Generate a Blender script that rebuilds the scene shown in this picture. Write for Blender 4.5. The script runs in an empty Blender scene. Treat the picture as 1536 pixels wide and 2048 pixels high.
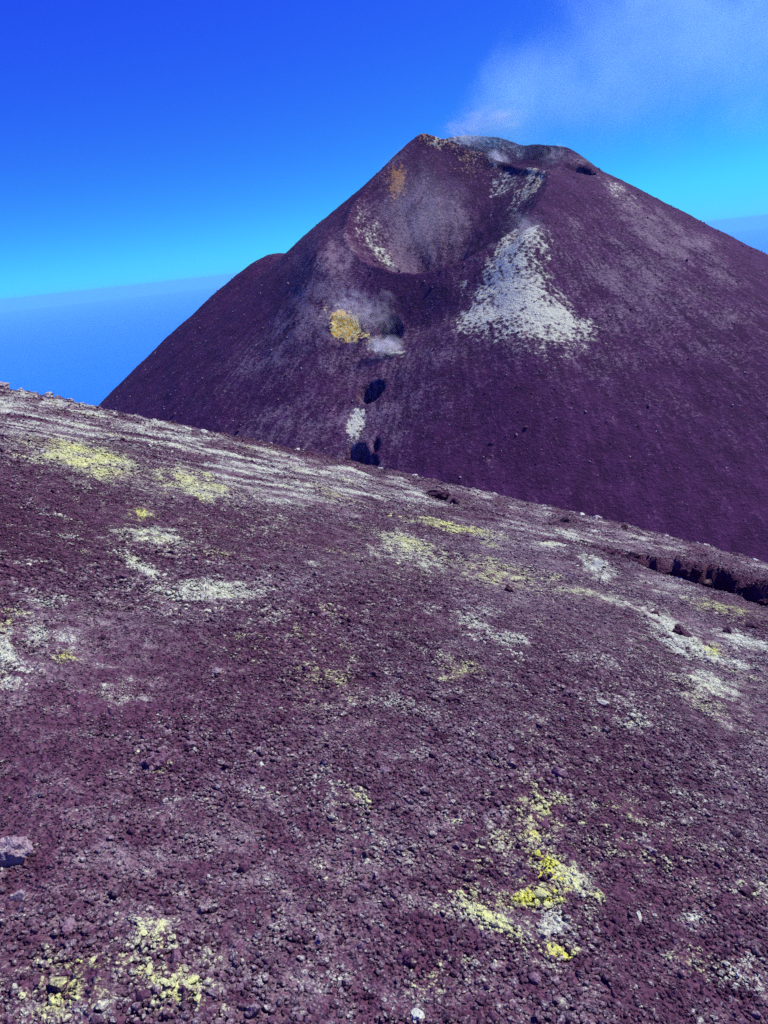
import bpy, math, random
import numpy as np
from mathutils import Matrix, Vector

R = math.radians
scene = bpy.context.scene
col = scene.collection
random.seed(7)
rng = np.random.default_rng(7)

# ------------------------------------------------------------------ camera
EYE = np.array((0.0, 0.0, 1.6))
PITCH, ROLL = R(18.2), R(6.3)
FPX = 1536.0                                   # focal length in photograph pixels
cam_d = bpy.data.cameras.new('camera'); cam_d.sensor_fit = 'HORIZONTAL'
cam_d.sensor_width = 36.0; cam_d.lens = 36.0
cam_d.clip_start = 0.05; cam_d.clip_end = 900000.0
cam = bpy.data.objects.new('camera', cam_d); col.objects.link(cam)
CAMROT = Matrix.Rotation(math.pi / 2 - PITCH, 4, 'X') @ Matrix.Rotation(-ROLL, 4, 'Z')
cam.matrix_world = Matrix.Translation(EYE) @ CAMROT
scene.camera = cam
CR = np.array(CAMROT.to_3x3())

# ------------------------------------------------------------------ sky, sun, exposure
SUN_AZ, SUN_EL = R(68), R(48)                  # azimuth from +Y towards +X
world = bpy.data.worlds.new('World'); scene.world = world; world.use_nodes = True
wn = world.node_tree; wn.nodes.clear()
w_out = wn.nodes.new('ShaderNodeOutputWorld'); w_bg = wn.nodes.new('ShaderNodeBackground')
sky = wn.nodes.new('ShaderNodeTexSky'); sky.sky_type = 'NISHITA'; sky.sun_disc = False
sky.sun_elevation = SUN_EL; sky.sun_rotation = SUN_AZ
sky.altitude = 3300; sky.air_density = 1.0; sky.dust_density = 0.0; sky.ozone_density = 4.0
w_sep = wn.nodes.new('ShaderNodeSeparateColor'); w_com = wn.nodes.new('ShaderNodeCombineColor')
wn.links.new(sky.outputs[0], w_sep.inputs[0])
for k, (gain, gam) in enumerate(((0.16, 0.95), (0.27, 1.65), (6.2, 0.25))):   # the whole sky graded to the photograph's saturated film colour
    pw = wn.nodes.new('ShaderNodeMath'); pw.operation = 'POWER'; pw.inputs[1].default_value = gam
    ml = wn.nodes.new('ShaderNodeMath'); ml.operation = 'MULTIPLY'; ml.inputs[1].default_value = gain
    wn.links.new(w_sep.outputs[k], pw.inputs[0]); wn.links.new(pw.outputs[0], ml.inputs[0]); 
    mi = wn.nodes.new('ShaderNodeMath'); mi.operation = 'SMOOTH_MIN'; mi.inputs[1].default_value = (1.4, 6.6, 99.0)[k]; mi.inputs[2].default_value = (0.3, 2.0, 0.1)[k]
    wn.links.new(ml.outputs[0], mi.inputs[0]); wn.links.new(mi.outputs[0], w_com.inputs[k])
wn.links.new(w_com.outputs[0], w_bg.inputs[0]); w_bg.inputs[1].default_value = 0.10
wn.links.new(w_bg.outputs[0], w_out.inputs[0])
sun_d = bpy.data.lights.new('sun', 'SUN'); sun_d.energy = 5.0; sun_d.angle = R(0.53); sun_d.color = (1.0, 0.95, 0.86)
sun = bpy.data.objects.new('sun', sun_d); col.objects.link(sun)
sdir = Vector((math.sin(SUN_AZ) * math.cos(SUN_EL), math.cos(SUN_AZ) * math.cos(SUN_EL), math.sin(SUN_EL)))
sun.rotation_euler = sdir.to_track_quat('Z', 'Y').to_euler()
sun.location = (40, 20, 60)
vs = scene.view_settings
vs.view_transform = 'Standard'; vs.look = 'None'; vs.exposure = 0.0; vs.gamma = 1.0
try: vs.use_curve_mapping = False
except Exception: pass
scene.render.engine = 'CYCLES'
scene.cycles.max_bounces = 6; scene.cycles.diffuse_bounces = 2; scene.cycles.glossy_bounces = 2
scene.cycles.volume_bounces = 3; scene.cycles.transparent_max_bounces = 8
scene.cycles.volume_step_rate = 1.0; scene.cycles.volume_max_steps = 256
scene.cycles.use_denoising = False

# ------------------------------------------------------------------ numpy helpers
def ray(px, py):
    v = CR @ np.array(((px - 768.0) / FPX, (1024.0 - py) / FPX, -1.0))
    return v / np.linalg.norm(v)

def at(px, py, ydist):
    d = ray(px, py); return EYE + d * (ydist / d[1])

def hit(px, py, func, t0, t1, n=600):
    d = ray(px, py)
    t = np.geomspace(t0, t1, n)
    P = EYE[None] + t[:, None] * d[None]
    below = P[:, 2] < func(P[:, 0], P[:, 1])
    if not below.any(): return None
    i = int(np.argmax(below))
    if i == 0: return P[0]
    a, b = t[i - 1], t[i]
    for _ in range(12):
        m = (a + b) / 2; p = EYE + d * m
        if p[2] < func(np.array([p[0]]), np.array([p[1]]))[0]: b = m
        else: a = m
    return EYE + d * b

def _hash(ix, iy, seed):
    h = (ix.astype(np.int64) * 374761393 + iy.astype(np.int64) * 668265263 + seed * 974634777) & 0xFFFFFFFF
    h = ((h ^ (h >> 13)) * 1274126177) & 0xFFFFFFFF
    return (h ^ (h >> 16)) & 0xFFFFFFFF

def perlin(x, y, seed=0):
    xi = np.floor(x); yi = np.floor(y); xf = x - xi; yf = y - yi
    u = xf * xf * xf * (xf * (xf * 6 - 15) + 10); v = yf * yf * yf * (yf * (yf * 6 - 15) + 10)
    def g(dx, dy):
        a = _hash(xi + dx, yi + dy, seed) / 4294967296.0 * 2 * math.pi
        return np.cos(a) * (xf - dx) + np.sin(a) * (yf - dy)
    a = g(0, 0) * (1 - u) + g(1, 0) * u; b = g(0, 1) * (1 - u) + g(1, 1) * u
    return (a * (1 - v) + b * v) * 1.5

def fbm(x, y, octaves=4, seed=0, gain=0.5):
    s = np.zeros_like(x, dtype=float); a = 1.0; f = 1.0
    for k in range(octaves):
        s += a * perlin(x * f + 13.7 * k, y * f - 7.1 * k, seed + k * 17); a *= gain; f *= 2.03
    return s

def sstep(e0, e1, x):
    t = np.clip((x - e0) / (e1 - e0), 0, 1); return t * t * (3 - 2 * t)

def smin(a, b, k):
    h = np.clip(0.5 + 0.5 * (b - a) / k, 0, 1); return b * (1 - h) + a * h - k * h * (1 - h)

def smax(a, b, k): return -smin(-a, -b, k)

def poly_dist(x, y, pts):
    """distance to a plan polyline and the running parameter (0..1) of the nearest point, plus signed side"""
    best = np.full(x.shape, 1e18); par = np.zeros(x.shape); side = np.zeros(x.shape)
    n = len(pts) - 1
    for i in range(n):
        (ax, ay), (bx, by) = pts[i], pts[i + 1]
        dx, dy = bx - ax, by - ay; L2 = dx * dx + dy * dy
        t = np.clip(((x - ax) * dx + (y - ay) * dy) / L2, 0, 1)
        ex, ey = x - ax - t * dx, y - ay - t * dy
        d2 = ex * ex + ey * ey; m = d2 < best
        best = np.where(m, d2, best); par = np.where(m, (i + t) / n, par)
        side = np.where(m, np.sign(dx * ey - dy * ex), side)
    return np.sqrt(best), par, side

# ------------------------------------------------------------------ foreground slope: heights
GA, GB, GC = 0.357, 0.163, 0.0018
def ground_base(x, y):
    r = np.hypot(x, y)
    rc = np.minimum(r, 60.0)
    lin = -(GA * x + GB * y) * (rc / np.maximum(r, 1e-6))
    e = np.clip(r - 34, 0, 60)
    z = lin - GC * rc * rc - 0.0065 * e * e - np.maximum(r - 60, 0) * 0.34
    return np.maximum(z, -3060.0)

def trench_pts():
    pix = [(1085, 1068), (1180, 1098), (1290, 1134), (1400, 1166), (1536, 1212), (1720, 1280)]
    out = []
    for p in pix:
        h = hit(p[0], p[1], ground_base, 1, 200); out.append((h[0], h[1]))
    return out
TRENCH = trench_pts()

def ground_z(x, y):
    r = np.hypot(x, y)
    z = ground_base(x, y)
    fade = sstep(0.5, 4, r) * (1 - sstep(200, 600, r))
    z = z + fade * (0.13 * fbm(x / 9, y / 9, 3, 3) + 0.055 * fbm(x / 2.2, y / 2.2, 3, 5)) + 0.016 * fbm(x / 0.45, y / 0.45, 3, 9) * (1 - sstep(60, 120, r))
    # small ledges on the far upper left
    lg = sstep(10, 20, r) * (1 - sstep(45, 80, r))
    z = z + lg * (0.14 * np.abs(fbm(x / 1.6 + 5, y / 0.9, 3, 21)) + 0.10 * np.abs(fbm((x + .5 * y) / 0.6, y / 0.5, 2, 23)) * sstep(16, 24, r))
    d, p, s = poly_dist(x, y, TRENCH)
    dd = d * s                                  # positive on the far side
    dep = 0.85 * sstep(0.02, 0.75, p) * np.clip(0.85 + 0.9 * perlin(p * 13, p * 0 + 2.5, 33), 0.25, 1.2)
    wob = 0.20 * fbm(x / 0.6, y / 0.6, 3, 31)
    prof = sstep(-0.25, 0.25, dd + wob) * (1 - sstep(0.75, 1.02, dd + wob * 2.2))
    z = z - dep * prof * (r < 90)
    # bank beyond the trench stands a little proud
    z = z + 0.30 * sstep(0.05, 0.8, p) * sstep(0.75, 1.2, dd) * (1 - sstep(3, 9, dd)) * (r < 90)
    return z

# ------------------------------------------------------------------ volcanic cone: heights
APEX = at(927, 200, 620)
def cone_flank(x, y):
    u = x - APEX[0]; v = y - APEX[1]
    rho = np.sqrt(u * u + v * v + 12 * 12) - 3
    z = APEX[2] - (0.655 - 0.02 * sstep(20, 160, u)) * rho
    return z
def cone_hit(px, py): return hit(px, py, cone_flank, 200, 900)

SH = at(552, 498, 640)
def pline(pix):
    out = []
    for p in pix:
        h = cone_hit(*p); out.append((h[0], h[1]))
    return out
SPUR_R = pline([(1058, 470), (1056, 530), (1055, 600), (1050, 680), (1060, 800)])
SPUR_L = pline([(690, 475), (655, 540), (632, 610), (590, 720)])
GULLY = pline([(845, 580), (800, 630), (745, 710), (735, 800), (725, 900)])
LIP = pline([(1010, 335), (1050, 340), (1100, 348)])
# rim of the great bowl: pixel, and either a depth or how far it stands proud of the plain flank
_rim = [(905, 300, 602), (850, 283, 604), (812, 303, 594), (772, 345, .992), (722, 402, .991), (694, 455, .988), (704, 500, .988), (745, 532, .994), (795, 548, 1.0),
        (850, 547, 1.003), (915, 530, 1.0), (975, 500, .992), (1040, 450, .984), (1078, 400, .986), (1098, 362, .990), (1050, 339, 560), (1003, 332, 590), (965, 308, 602)]
RIM = []
for px, py, k in _rim:
    if k > 2: RIM.append(at(px, py, k))
    else:
        h = cone_hit(px, py); RIM.append(EYE + (h - EYE) * k)
RIM = np.array(RIM)
BF = np.array((52.0, 492.0, -38.0))          # floor point of the bowl
_a = np.arctan2(RIM[:, 1] - BF[1], RIM[:, 0] - BF[0]); _o = np.argsort(_a)
_ang = np.concatenate([_a[_o][-3:] - 2 * math.pi, _a[_o], _a[_o][:3] + 2 * math.pi])
_rad = np.hypot(RIM[:, 0] - BF[0], RIM[:, 1] - BF[1])[_o]; _rad = np.concatenate([_rad[-3:], _rad, _rad[:3]])
_rz = RIM[_o, 2]; _rz = np.concatenate([_rz[-3:], _rz, _rz[:3]])
_fl = cone_flank(RIM[_o, 0], RIM[_o, 1]); _fl = np.concatenate([_fl[-3:], _fl, _fl[:3]])
_t = np.linspace(-math.pi, math.pi, 721)
def _smooth(v, k=9):
    v = np.interp(_t, _ang, v); w = np.hanning(2 * k + 3)[1:-1]; w /= w.sum()
    return np.convolve(np.concatenate([v[-k - 1:-1], v, v[1:k + 1]]), w, 'valid')
RIM_R, RIM_Z = _smooth(_rad), _smooth(_rz)
S1 = at(938, 283, 621); S2 = at(1068, 318, 612); PKA = at(852, 265, 612)
def cone_a(x, y):
    z = cone_flank(x, y)
    u = x - APEX[0]; v = y - APEX[1]
    # shoulder on the far left
    us = x - SH[0]; vs_ = y - SH[1]
    zs = SH[2] + 10 - 0.735 * np.sqrt(us * us + vs_ * vs_ * 0.55 + 22 * 22) + 3
    z = smax(z, zs, 3)
    # summit truncated: higher on the left, lower on the right, leaning towards the bowl
    cap = np.interp(x, [-60, 34, 79, 107, 136, 163, 260], [97, 99, 104, 91, 73, 70, 44]) - np.clip(642 - y, 0, 120) * 0.24
    cap = cap + 1.0 * fbm(x / 16, y / 16, 3, 44)
    z = smin(z, cap, 3)
    z = z + 4.5 * np.exp(-((x - PKA[0]) ** 2 + (y - PKA[1]) ** 2) / 18 ** 2)
    z = z + 8.0 * np.exp(-((x - 163) ** 2 + (y - 622) ** 2) / 24 ** 2)
    # bowl: inside the rim down to its floor, outside easing into the flank
    dx = x - BF[0]; dy = y - BF[1]; ph = np.arctan2(dy, dx); rad = np.hypot(dx, dy)
    rr_ = np.interp(ph, _t, RIM_R) * (1 + 0.008 * fbm(ph * 5, rad * 0 + 3, 2, 45)); zr = np.interp(ph, _t, RIM_Z)
    q = rad / rr_
    z_in = BF[2] + (zr - BF[2]) * np.clip(q, 0, 1.3) ** (1.04 - 0.36 * np.clip(np.cos(ph - 0.35), 0, 1)) + 0.7 * fbm(ph * 11, rad / 70, 3, 51) * sstep(0.1, 0.4, q) * (1 - sstep(.8, 1, q))
    fx = BF[0] + np.cos(ph) * rr_; fy = BF[1] + np.sin(ph) * rr_
    fl = smin(cone_flank(fx, fy), np.interp(fx, [-60, 34, 79, 107, 136, 163, 260], [97, 99, 104, 91, 73, 70, 44]) - np.clip(642 - fy, 0, 120) * 0.24, 3)
    do = np.maximum(rad - rr_, 0)
    z_out = z + (zr - fl) * np.exp(-(do / 34.0) ** 2)
    k = sstep(0.97, 1.03, q)
    z = z_in * (1 - k) + z_out * k
    # spurs and the trough between them
    out = sstep(1.0, 1.5, q)
    d, p, _ = poly_dist(x, y, SPUR_R); z = z + out * 15.0 * np.exp(-(d / 19) ** 2) * (1 - 0.8 * p)
    d, p, _ = poly_dist(x, y, SPUR_L); z = z + out * 14.0 * np.exp(-(d / 20) ** 2) * (1 - 0.85 * p)
    d, p, _ = poly_dist(x, y, GULLY); z = z - sstep(1.0, 1.7, q) * 15.0 * np.exp(-(d / 25) ** 2) * (1 - 0.75 * p)
    # summit craters
    d1 = np.sqrt(((x - S1[0]) / 1.7) ** 2 + ((y - S1[1]) / 0.85) ** 2)
    z = smin(z, S1[2] - 25 + 1.1 * d1, 1.0)
    d2 = np.sqrt(((x - S2[0]) / 1.3) ** 2 + ((y - S2[1]) / 0.8) ** 2)
    z = smin(z, S2[2] - 15 + 1.0 * d2, 1.0)
    # crisp rim between the bowl and the summit craters, lip of the bowl
    z = z + 2.2 * np.exp(-((rad - rr_ - 1.5) / 4.0) ** 2) * sstep(0.2, 0.7, np.sin(ph)) + 1.3 * np.exp(-((rad - rr_) / 3.0) ** 2) * sstep(0.1, 0.6, -np.sin(ph))
    # broken rock lip
    d, p, _ = poly_dist(x, y, LIP)
    z = z + np.exp(-(d / 6) ** 2) * (0.5 + 1.5 * np.abs(fbm(x / 5, y / 5, 4, 61)))
    return z
PITS = []   # centre in plan, radii, depth
for px, py, rx, ry, dep in [(690, 660, 11, 10, 3.0), (780, 664, 8, 7, 10), (741, 784, 8.0, 8.5, 12),
                            (711, 908, 6, 7, 11), (738, 928, 5, 5.5, 9), (1160, 338, 11, 13, 12), (752, 890, 2.2, 5, 4)]:
    h = hit(px, py, cone_a, 200, 900)
    if h is None: print('PIT MISS', px, py); h = at(px, py, 600)
    PITS.append((h[0], h[1], rx, ry, dep))
def cone_z(x, y):
    z = cone_a(x, y)
    u = x - APEX[0]; v = y - APEX[1]; rho = np.hypot(u, v)
    for cx, cy, rx, ry, dep in PITS:
        m = (np.abs(x - cx) < rx * 2.2) & (np.abs(y - cy) < ry * 2.2)
        if not m.any(): continue
        xs, ys = x[m], y[m]
        q = np.sqrt(((xs - cx) / rx) ** 2 + ((ys - cy) / ry) ** 2) * (1 + 0.16 * fbm(xs / 5, ys / 5, 2, 71))
        z[m] = z[m] - dep * (1 - sstep(0.4, 1.0, q)) + 0.5 * np.exp(-((q - 1.12) / 0.16) ** 2)
    z = z + 1.4 * fbm(x / 60, y / 60, 3, 81) + 0.40 * fbm(x / 11, y / 11, 3, 83) + 0.22 * fbm(x / 3.5, y / 3.5, 2, 87)
    th = np.arctan2(v, u)
    z = z + 0.12 * fbm(th * 60 + 0.8 * fbm(x / 40, y / 40, 2, 93), rho / 25, 2, 91) * sstep(30, 80, rho)
    return z

# ------------------------------------------------------------------ mineral patches and some painted light (in plan, on the surface)
def blob_frame(px, py, rx, ry, rot, func, t0, t1):
    c = hit(px, py, func, t0, t1)
    if c is None: return None
    a = R(rot); ax = (math.cos(a) * rx, math.sin(a) * rx); ay = (-math.sin(a) * ry, math.cos(a) * ry)
    es = []
    for v in (ax, ay):
        k = 1.0
        while True:
            p = hit(px + v[0] * k, py + v[1] * k, func, t0, t1); m = hit(px - v[0] * k, py - v[1] * k, func, t0, t1)
            if p is not None and m is not None: break
            k *= 0.5
            if k < 0.01: return None
        es.append(((p - m) / 2 / k)[:2])
    M = np.array(es).T
    return c, M, np.linalg.inv(M)

def blob_value(x, y, fr, seed, rough=0.42):
    c, M, Mi = fr
    out = np.zeros(x.shape)
    ext = 2.6 * np.abs(M).sum(1)
    bb = (np.abs(x - c[0]) < ext[0]) & (np.abs(y - c[1]) < ext[1])
    if not bb.any(): return out
    dx = x[bb] - c[0]; dy = y[bb] - c[1]
    a = Mi[0, 0] * dx + Mi[0, 1] * dy; b = Mi[1, 0] * dx + Mi[1, 1] * dy
    m = (a * a + b * b) < 6.5
    if not m.any(): return out
    a, b = a[m], b[m]
    wa = a + rough * fbm(a * 1.6 + seed * 3.1, b * 1.6, 2, seed); wb = b + rough * fbm(a * 1.6, b * 1.6 + seed * 5.3, 2, seed + 50)
    v = np.exp(-0.8 * (wa * wa + wb * wb)) * (1 + 0.6 * fbm(a * 2.6 - seed, b * 2.6, 3, seed + 90)) * (1 - sstep(5.0, 6.5, a * a + b * b))
    tmp = np.zeros(bb.sum()); tmp[m] = np.clip(v, 0, 1.15); out[bb] = tmp
    return out

#            px    py   rx   ry  rot  white yellow grey
G_BLOBS = [(150, 860, 320, 50, 8, .42, .10, .85), (450, 915, 290, 46, 13, .42, .15, .8), (720, 968, 230, 30, 13, .35, .16, .75),
    (100, 815, 160, 24, 8, .5, .05, .9), (330, 862, 160, 18, 10, .5, .1, .8), (60, 880, 120, 20, 4, .4, .1, .8), (560, 935, 150, 16, 12, .5, .12, .8), (1000, 1000, 260, 26, 14, .1, .02, .65), (1330, 1085, 260, 34, 14, .12, .0, .65),
    (180, 925, 105, 36, 10, .85, .62, .3), (120, 905, 50, 18, 5, .4, .5, .2), (390, 968, 88, 28, 16, .85, .55, .3), (560, 1000, 60, 9, 5, .7, .1, 0),
    (640, 985, 120, 14, 12, .35, .3, .1), (285, 1043, 26, 12, 10, .4, .8, 0), (310, 1090, 78, 28, 4, .75, .35, .1),
    (290, 1172, 48, 14, 32, .8, .3, 0), (420, 1217, 118, 20, -3, .85, .3, .1), (280, 1253, 24, 6, 5, .6, 0, .1), (80, 1325, 120, 42, -5, .5, .1, .4), (12, 1340, 48, 42, 0, .9, .2, .3),
    (30, 1280, 40, 25, 0, .4, .5, 0), (20, 1394, 34, 12, 0, .8, .2, 0), (140, 1350, 26, 14, 0, .3, .8, 0), (240, 1395, 40, 16, 0, .45, 0, .3),
    (545, 1055, 80, 26, -12, .35, .18, .3), (820, 1092, 78, 34, 24, .75, .45, .1), (905, 1052, 90, 10, 12, .7, .75, 0), (985, 1088, 25, 7, 20, .7, .5, 0),
    (1000, 1145, 120, 26, 14, .5, .45, .2), (1195, 1132, 38, 20, 24, .85, .1, .3), (1105, 1090, 28, 6, 8, .8, .2, 0), (1140, 1072, 45, 8, 18, .8, 0, .3),
    (1160, 1186, 70, 14, 10, .55, .4, .1), (1235, 1204, 60, 12, 14, .7, .2, .2), (1330, 1245, 58, 22, 34, .9, .2, .2), (1380, 1290, 75, 22, 26, .95, .15, .3),
    (1425, 1305, 26, 14, 20, .6, .7, 0), (1460, 1328, 50, 10, 15, .8, .25, 0), (1490, 1284, 62, 17, 18, .95, 0, .5), (1420, 1378, 58, 26, 24, .9, .35, .1),
    (1410, 1430, 70, 22, 20, .45, .3, .1), (1350, 1335, 60, 12, 22, .35, .2, .1), (1270, 1475, 46, 16, 14, .5, .25, .1), (1500, 1480, 70, 14, 22, .4, .2, .1), (1450, 1215, 80, 14, 12, .3, .55, .1), (1330, 1180, 120, 8, 14, .5, .1, .2),
    (948, 1272, 38, 15, 24, .75, .1, .2), (1020, 1307, 44, 13, 12, .75, .2, .1), (925, 1372, 50, 28, 10, .25, .55, .1), (900, 1330, 40, 12, 10, .3, .1, .2),
    (1080, 1640, 62, 42, 10, .4, .6, .2), (1065, 1690, 30, 14, 0, .5, .8, 0), (1095, 1745, 42, 22, 20, .45, 1.0, 0), (1130, 1765, 52, 26, 24, .85, .55, .3),
    (1070, 1805, 72, 22, -8, .45, 1.0, 0), (940, 1800, 30, 26, 40, .45, .6, 0), (985, 1852, 92, 15, 31, .75, .65, .2), (1110, 1850, 28, 52, -12, .65, 0, .9), (1115, 1905, 38, 12, 16, .5, .95, .1),
    (1195, 1800, 18, 14, 0, .6, .7, 0), (1250, 1640, 62, 28, 14, .2, .4, .2), (1290, 1705, 50, 14, 36, .35, 0, .8), (1385, 1838, 20, 12, 10, .85, .1, 0), (1330, 1870, 30, 20, 0, .3, .1, .2),
    (1470, 1960, 60, 36, 10, .55, .15, .1), (1400, 1930, 60, 30, 10, .3, .4, 0), (1500, 1800, 60, 40, 0, .3, .25, .3), (1440, 1720, 70, 30, 20, .25, .2, .3),
    (310, 1885, 50, 44, 20, .5, .45, .5), (355, 1990, 80, 46, 15, .5, .6, .2), (130, 1985, 90, 50, 0, .25, .6, .2), (160, 1940, 44, 16, 0, .2, .75, 0), (230, 2030, 120, 30, 0, .35, .1, .6),
    (700, 1620, 62, 30, 10, .25, .4, .2), (735, 1690, 46, 44, 10, .35, .2, .4), (860, 1960, 40, 40, 20, .25, .4, 0), (920, 1920, 40, 20, 20, .3, .3, .1),
    (400, 1700, 420, 170, 4, .05, .0, .55), (150, 1900, 220, 150, 0, .05, .05, .5), (800, 1330, 330, 90, 10, .03, .06, .35), (640, 1450, 200, 70, 0, .05, .1, .35),
    (380, 1140, 300, 60, 8, .12, .03, .25), (150, 1210, 160, 30, 0, .08, 0, .3), (1150, 1300, 200, 30, 12, .02, 0, .2), (30, 1540, 80, 30, 0, .2, 0, .4), (330, 1560, 30, 10, 0, .1, .5, 0), (520, 1330, 90, 40, 0, .12, .25, .15),
    (1100, 1560, 180, 60, 12, .05, .15, .2), (770, 1800, 200, 60, 10, .04, .02, .2), (640, 1830, 60, 40, 20, .12, .25, .3), (1210, 1490, 300, 60, 16, .08, .12, .15),
    (770, 1150, 140, 30, 10, .18, .22, .2), (640, 1095, 120, 24, 4, .15, .12, .3), (500, 1150, 160, 30, 6, .15, .08, .25)]
G_BLOBS += [(1040, 1765, 170, 120, 10, .26, .34, .15), (210, 1950, 230, 90, 0, .22, .34, .3), (1260, 1700, 150, 90, 20, .18, .24, .2), (330, 1075, 200, 50, 5, .25, .2, .2), (1400, 1330, 160, 90, 25, .28, .2, .2)]
G_FR = []
for b in G_BLOBS:
    fr = blob_frame(*b[:5], ground_base, 0.8, 120)
    if fr is not None: G_FR.append((fr, b[5:8], min(b[2], b[3] * 3)))

def ground_minerals(x, y):
    W = np.zeros(x.shape); Y = np.zeros(x.shape); G = np.zeros(x.shape)
    for k, (fr, (w, yy, g), _) in enumerate(G_FR):
        v = blob_value(x, y, fr, k)
        W = np.maximum(W, w * v); Y = np.maximum(Y, yy * v); G = np.maximum(G, g * v)
    r = np.hypot(x, y); st = fbm((x + .35 * y) / 1.7, (y - .35 * x) / .42, 3, 161)
    band = sstep(.35, .7, G) * sstep(8, 13, r)
    W = W + band * np.clip(st, -.5, 1) * .75; G = np.clip(G + band * st * .5, 0, 1.2)
    Y = Y + band * .3 * np.clip(fbm(x / 1.2, y / .7, 2, 167), 0, 1)
    tint = np.clip(fbm(x / .8 + 7, y / .8, 3, 171) - .12, 0, 1) * sstep(.8, 2, r)       # faint yellow-green bloom on the gravel
    Y = np.maximum(Y, .42 * tint); W = np.maximum(W, .45 * np.clip(fbm(x / .5 - 3, y / .5, 3, 173) - .1, 0, 1))
    d, p, sd = poly_dist(x, y, TRENCH); dd = d * sd
    k = 1 - sstep(-.1, .1, dd) * (1 - sstep(1.0, 1.2, dd)) * sstep(0, .2, p)  # pale minerals cleared inside the trench: its shade is deepened in the colour
    return W * k, Y * k, G * k

C_BLOBS = [(1050, 470, 42, 24, -20, .8, .0, .4, 0), (1015, 520, 40, 50, 10, .95, 0, .2, 0), (1040, 590, 85, 55, 15, 1.05, 0, .2, 0), (1100, 635, 80, 36, 14, 1.05, .0, .2, 0), (965, 630, 55, 28, -20, .95, .05, .2, 0), (1050, 660, 90, 18, 5, .7, 0, .3, 0),
    (1060, 570, 60, 60, 30, .5, 0, .1, 0), (1060, 600, 150, 90, 25, .36, 0, .5, 0), (690, 657, 40, 28, 35, .3, 1.3, 0, .1), (730, 670, 22, 16, 20, .25, .75, 0, .5), (665, 640, 26, 24, 30, .1, .5, .3, .1),
    (795, 365, 18, 36, 5, .1, .05, 0, 1.0), (740, 470, 28, 45, -30, .4, .0, .5, 0), (765, 510, 40, 12, 40, .6, .15, .3, 0), (725, 430, 20, 20, 0, .35, 0, .5, 0),
    (878, 281, 36, 20, 25, .45, .5, .2, .6), (850, 270, 18, 10, 0, .2, .5, 0, .7), (935, 305, 60, 10, 25, .3, .35, .2, .5), (925, 274, 60, 16, 5, .75, .12, .7, .1), (985, 285, 40, 14, 20, .5, .05, .8, 0), (1030, 300, 40, 16, 20, .3, .15, .6, .15), (1010, 370, 34, 22, -35, .5, .35, .3, .1), (1060, 365, 54, 26, -40, .5, .5, .2, .2), (990, 325, 30, 10, 30, .35, .15, .1, .4),
    (1240, 385, 70, 20, 36, .33, 0, .6, 0), (1400, 432, 50, 7, 26, .5, .3, .4, .1), (1500, 490, 60, 6, 26, .4, .2, .4, .1), (1170, 320, 40, 14, 10, .25, .1, .5, 0), (1330, 470, 140, 50, 30, .15, 0, .5, 0),  # last broad grey paints part of the right flank's lilac sheen
    (712, 848, 13, 28, 12, 1.5, .05, 0, 0), (775, 705, 50, 14, 5, .45, .25, .5, 0), (640, 620, 90, 90, -20, .2, .04, .55, 0), (670, 520, 40, 70, 20, .2, .02, .6, 0), (560, 690, 140, 50, -25, .18, 0, .4, 0), (700, 860, 160, 90, -20, .18, .02, .4, 0),
    (860, 690, 160, 70, -20, .22, .04, .3, 0), (620, 480, 80, 60, -40, .15, 0, .25, 0), (560, 850, 120, 50, -10, .2, .02, .4, 0), (1200, 720, 200, 50, 30, .18, .04, .25, 0),
    (740, 760, 160, 120, 0, .16, .03, .3, 0), (850, 450, 120, 90, 0, .1, 0, .5, 0), (820, 515, 90, 30, 0, .1, 0, .6, 0), (1300, 580, 220, 90, 30, .08, 0, .42, 0)]  # bowl greys: pale stones plus painted haze and light; last one paints lilac sheen
C_FR = []
for b in C_BLOBS:
    if b[5] <= .25: b = b[:5] + (b[5] * .25, b[6], b[7] * 1.25, b[8])
    fr = blob_frame(*b[:5], cone_z, 200, 800)
    if fr is not None: C_FR.append((fr, b[5:9]))
def cone_minerals_and_light(x, y):
    acc = [np.zeros(x.shape) for _ in range(4)]
    for j, (fr, vals) in enumerate(C_FR):
        v = blob_value(x, y, fr, 200 + j, 0.3)
        for k in range(4): acc[k] = np.maximum(acc[k], vals[k] * v)
    return acc

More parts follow.
